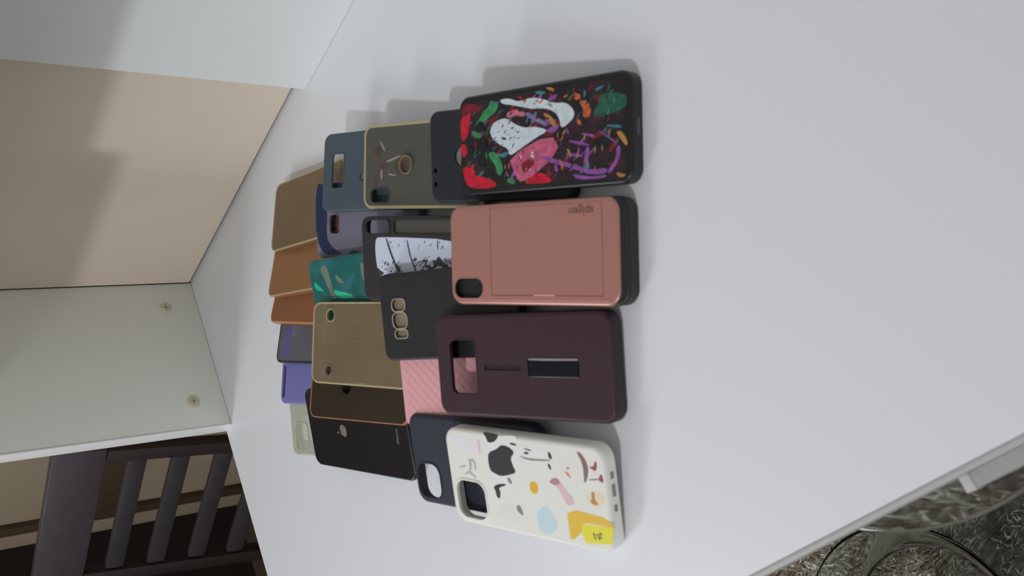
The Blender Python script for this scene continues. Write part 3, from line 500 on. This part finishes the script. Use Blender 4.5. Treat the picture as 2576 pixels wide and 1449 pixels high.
shell(R_, L, W_, h, m_ro, r=11, t=1.0, e=3.2, x0=-L/2, x1=L/2-6.5, holes=[rh, rrect(-40.4, 61.6, -31.0, 34.8, .6)], zb=2.5)
rim('camera_frame', rh, 1.0, h-.1, h+.35, m_ro, R_)
door = plate('card_door', rrect(-40.0, 61.2, -30.6, 35.0, .5), [], h-1.0, h-.05, m_ro, R_)
bm = bmesh.new(); box_bm(bm, .0005, .0195, -.0312, -.0296, (h-.2)*.001, (h+.45)*.001, bev=.0004)
bm_to('thumb_notch', bm, mat('rose_bright', (205, 158, 148), .3, g=1.2), door)
text('lettering', 'spigen', 8.6, h, mat('lettering_brown', (118, 78, 72), .5, g=1.0), R_, (44, 28.8), (-1, 0), .05)
plate('camera_backing', rrect(-80, -47.5, -34, -17, 6), [], h-5.2, h-4.6, m_bk, R_)
R_, L, W_, h = case_root('maroon', 'dark maroon phone case with a fold-out stand and wide camera cut-out')
m_ma = mat('maroon_matt', (66, 43, 51), .5, g=.95, spec=.4)
mh = rrect(-69, -42.5, -22, 20, 5)
sl = rrect(-34, 2, -3.4, .8, 1)
st = rrect(8.8, 55.4, -7.6, 6.2, 1)
shell(R_, L, W_, h, m_ma, r=11, t=1.6, e=3, holes=[mh, sl, st], zb=3.0)
shell(R_, L, W_, h-1.7, mat('charcoal_bumper', (38, 34, 40), .5, g=.9), r=11, t=1.4, name='inner_bumper', hw=W_/2+.3, holes=[mh], x1=L/2+.5)
rim('camera_frame', mh, 1.2, h-.2, h+.4, m_ma, R_)
plate('slide_slot', rrect(-34.5, 2.5, -3.9, 1.3, 1), [], h-1.6, h-1.0, mat('slot_maroon', (44, 22, 30), .6, g=1.0), R_)
kick = plate('kickstand', rrect(10.2, 55.0, -7.0, 4.6, .8), [], h-1.2, h+.5, mat('stand_dark', (30, 34, 42), .15, g=1.0, metal=.6), R_)
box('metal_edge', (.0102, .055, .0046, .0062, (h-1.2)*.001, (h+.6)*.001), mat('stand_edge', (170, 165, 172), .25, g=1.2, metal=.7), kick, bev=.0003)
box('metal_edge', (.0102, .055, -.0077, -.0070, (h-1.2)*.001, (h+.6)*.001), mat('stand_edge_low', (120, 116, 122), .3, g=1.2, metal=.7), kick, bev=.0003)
R_, L, W_, h = case_root('cream', 'cream white phone case with farm animal and food stickers, left end of the front row')
m_cr = mat('cream_silicone', (224, 223, 214), .5, g=1.25)
ch_ = rrect(-73.5, -42, -33.5, -3, 9)
cport = [rrect(-12, -4, 3.5, 6.5, 1)]
shell(R_, L, W_, h, m_cr, r=12, t=2.0, e=3.2, holes=[ch_])
rim('camera_frame', ch_, 1.8, h-.2, h+.9, m_cr, R_)
S = PRINT['stickers']
for nm, a, b in (('paper_sticker', 0, 2), ('leaf_sticker', 2, 6), ('cow_sticker', 6, 19), ('egg_sticker', 19, 21), ('bacon_sticker', 21, 23), ('goose_sticker', 23, 30),
                 ('bread_sticker', 30, 32), ('stone_sticker', 32, 34), ('cloud_sticker', 34, 35), ('house_sticker', 35, 41)):
    printed(nm, S[a:b], h, INK, R_, sm={'house_sticker': 0, 'cow_sticker': 1, 'goose_sticker': 1, 'cloud_sticker': 1, 'bacon_sticker': 1}.get(nm, 2), th=.06)
m_slot = mat('port_shade', (150, 144, 128), .6, g=1.0)
for y0, y1 in ((15, 20), (2, 11), (-9, -4)):
    box('port_slot', (L/2*.001-.0005, L/2*.001+.0003, y0*.001, y1*.001, .0035, .0070), m_slot, R_, bev=.0001)
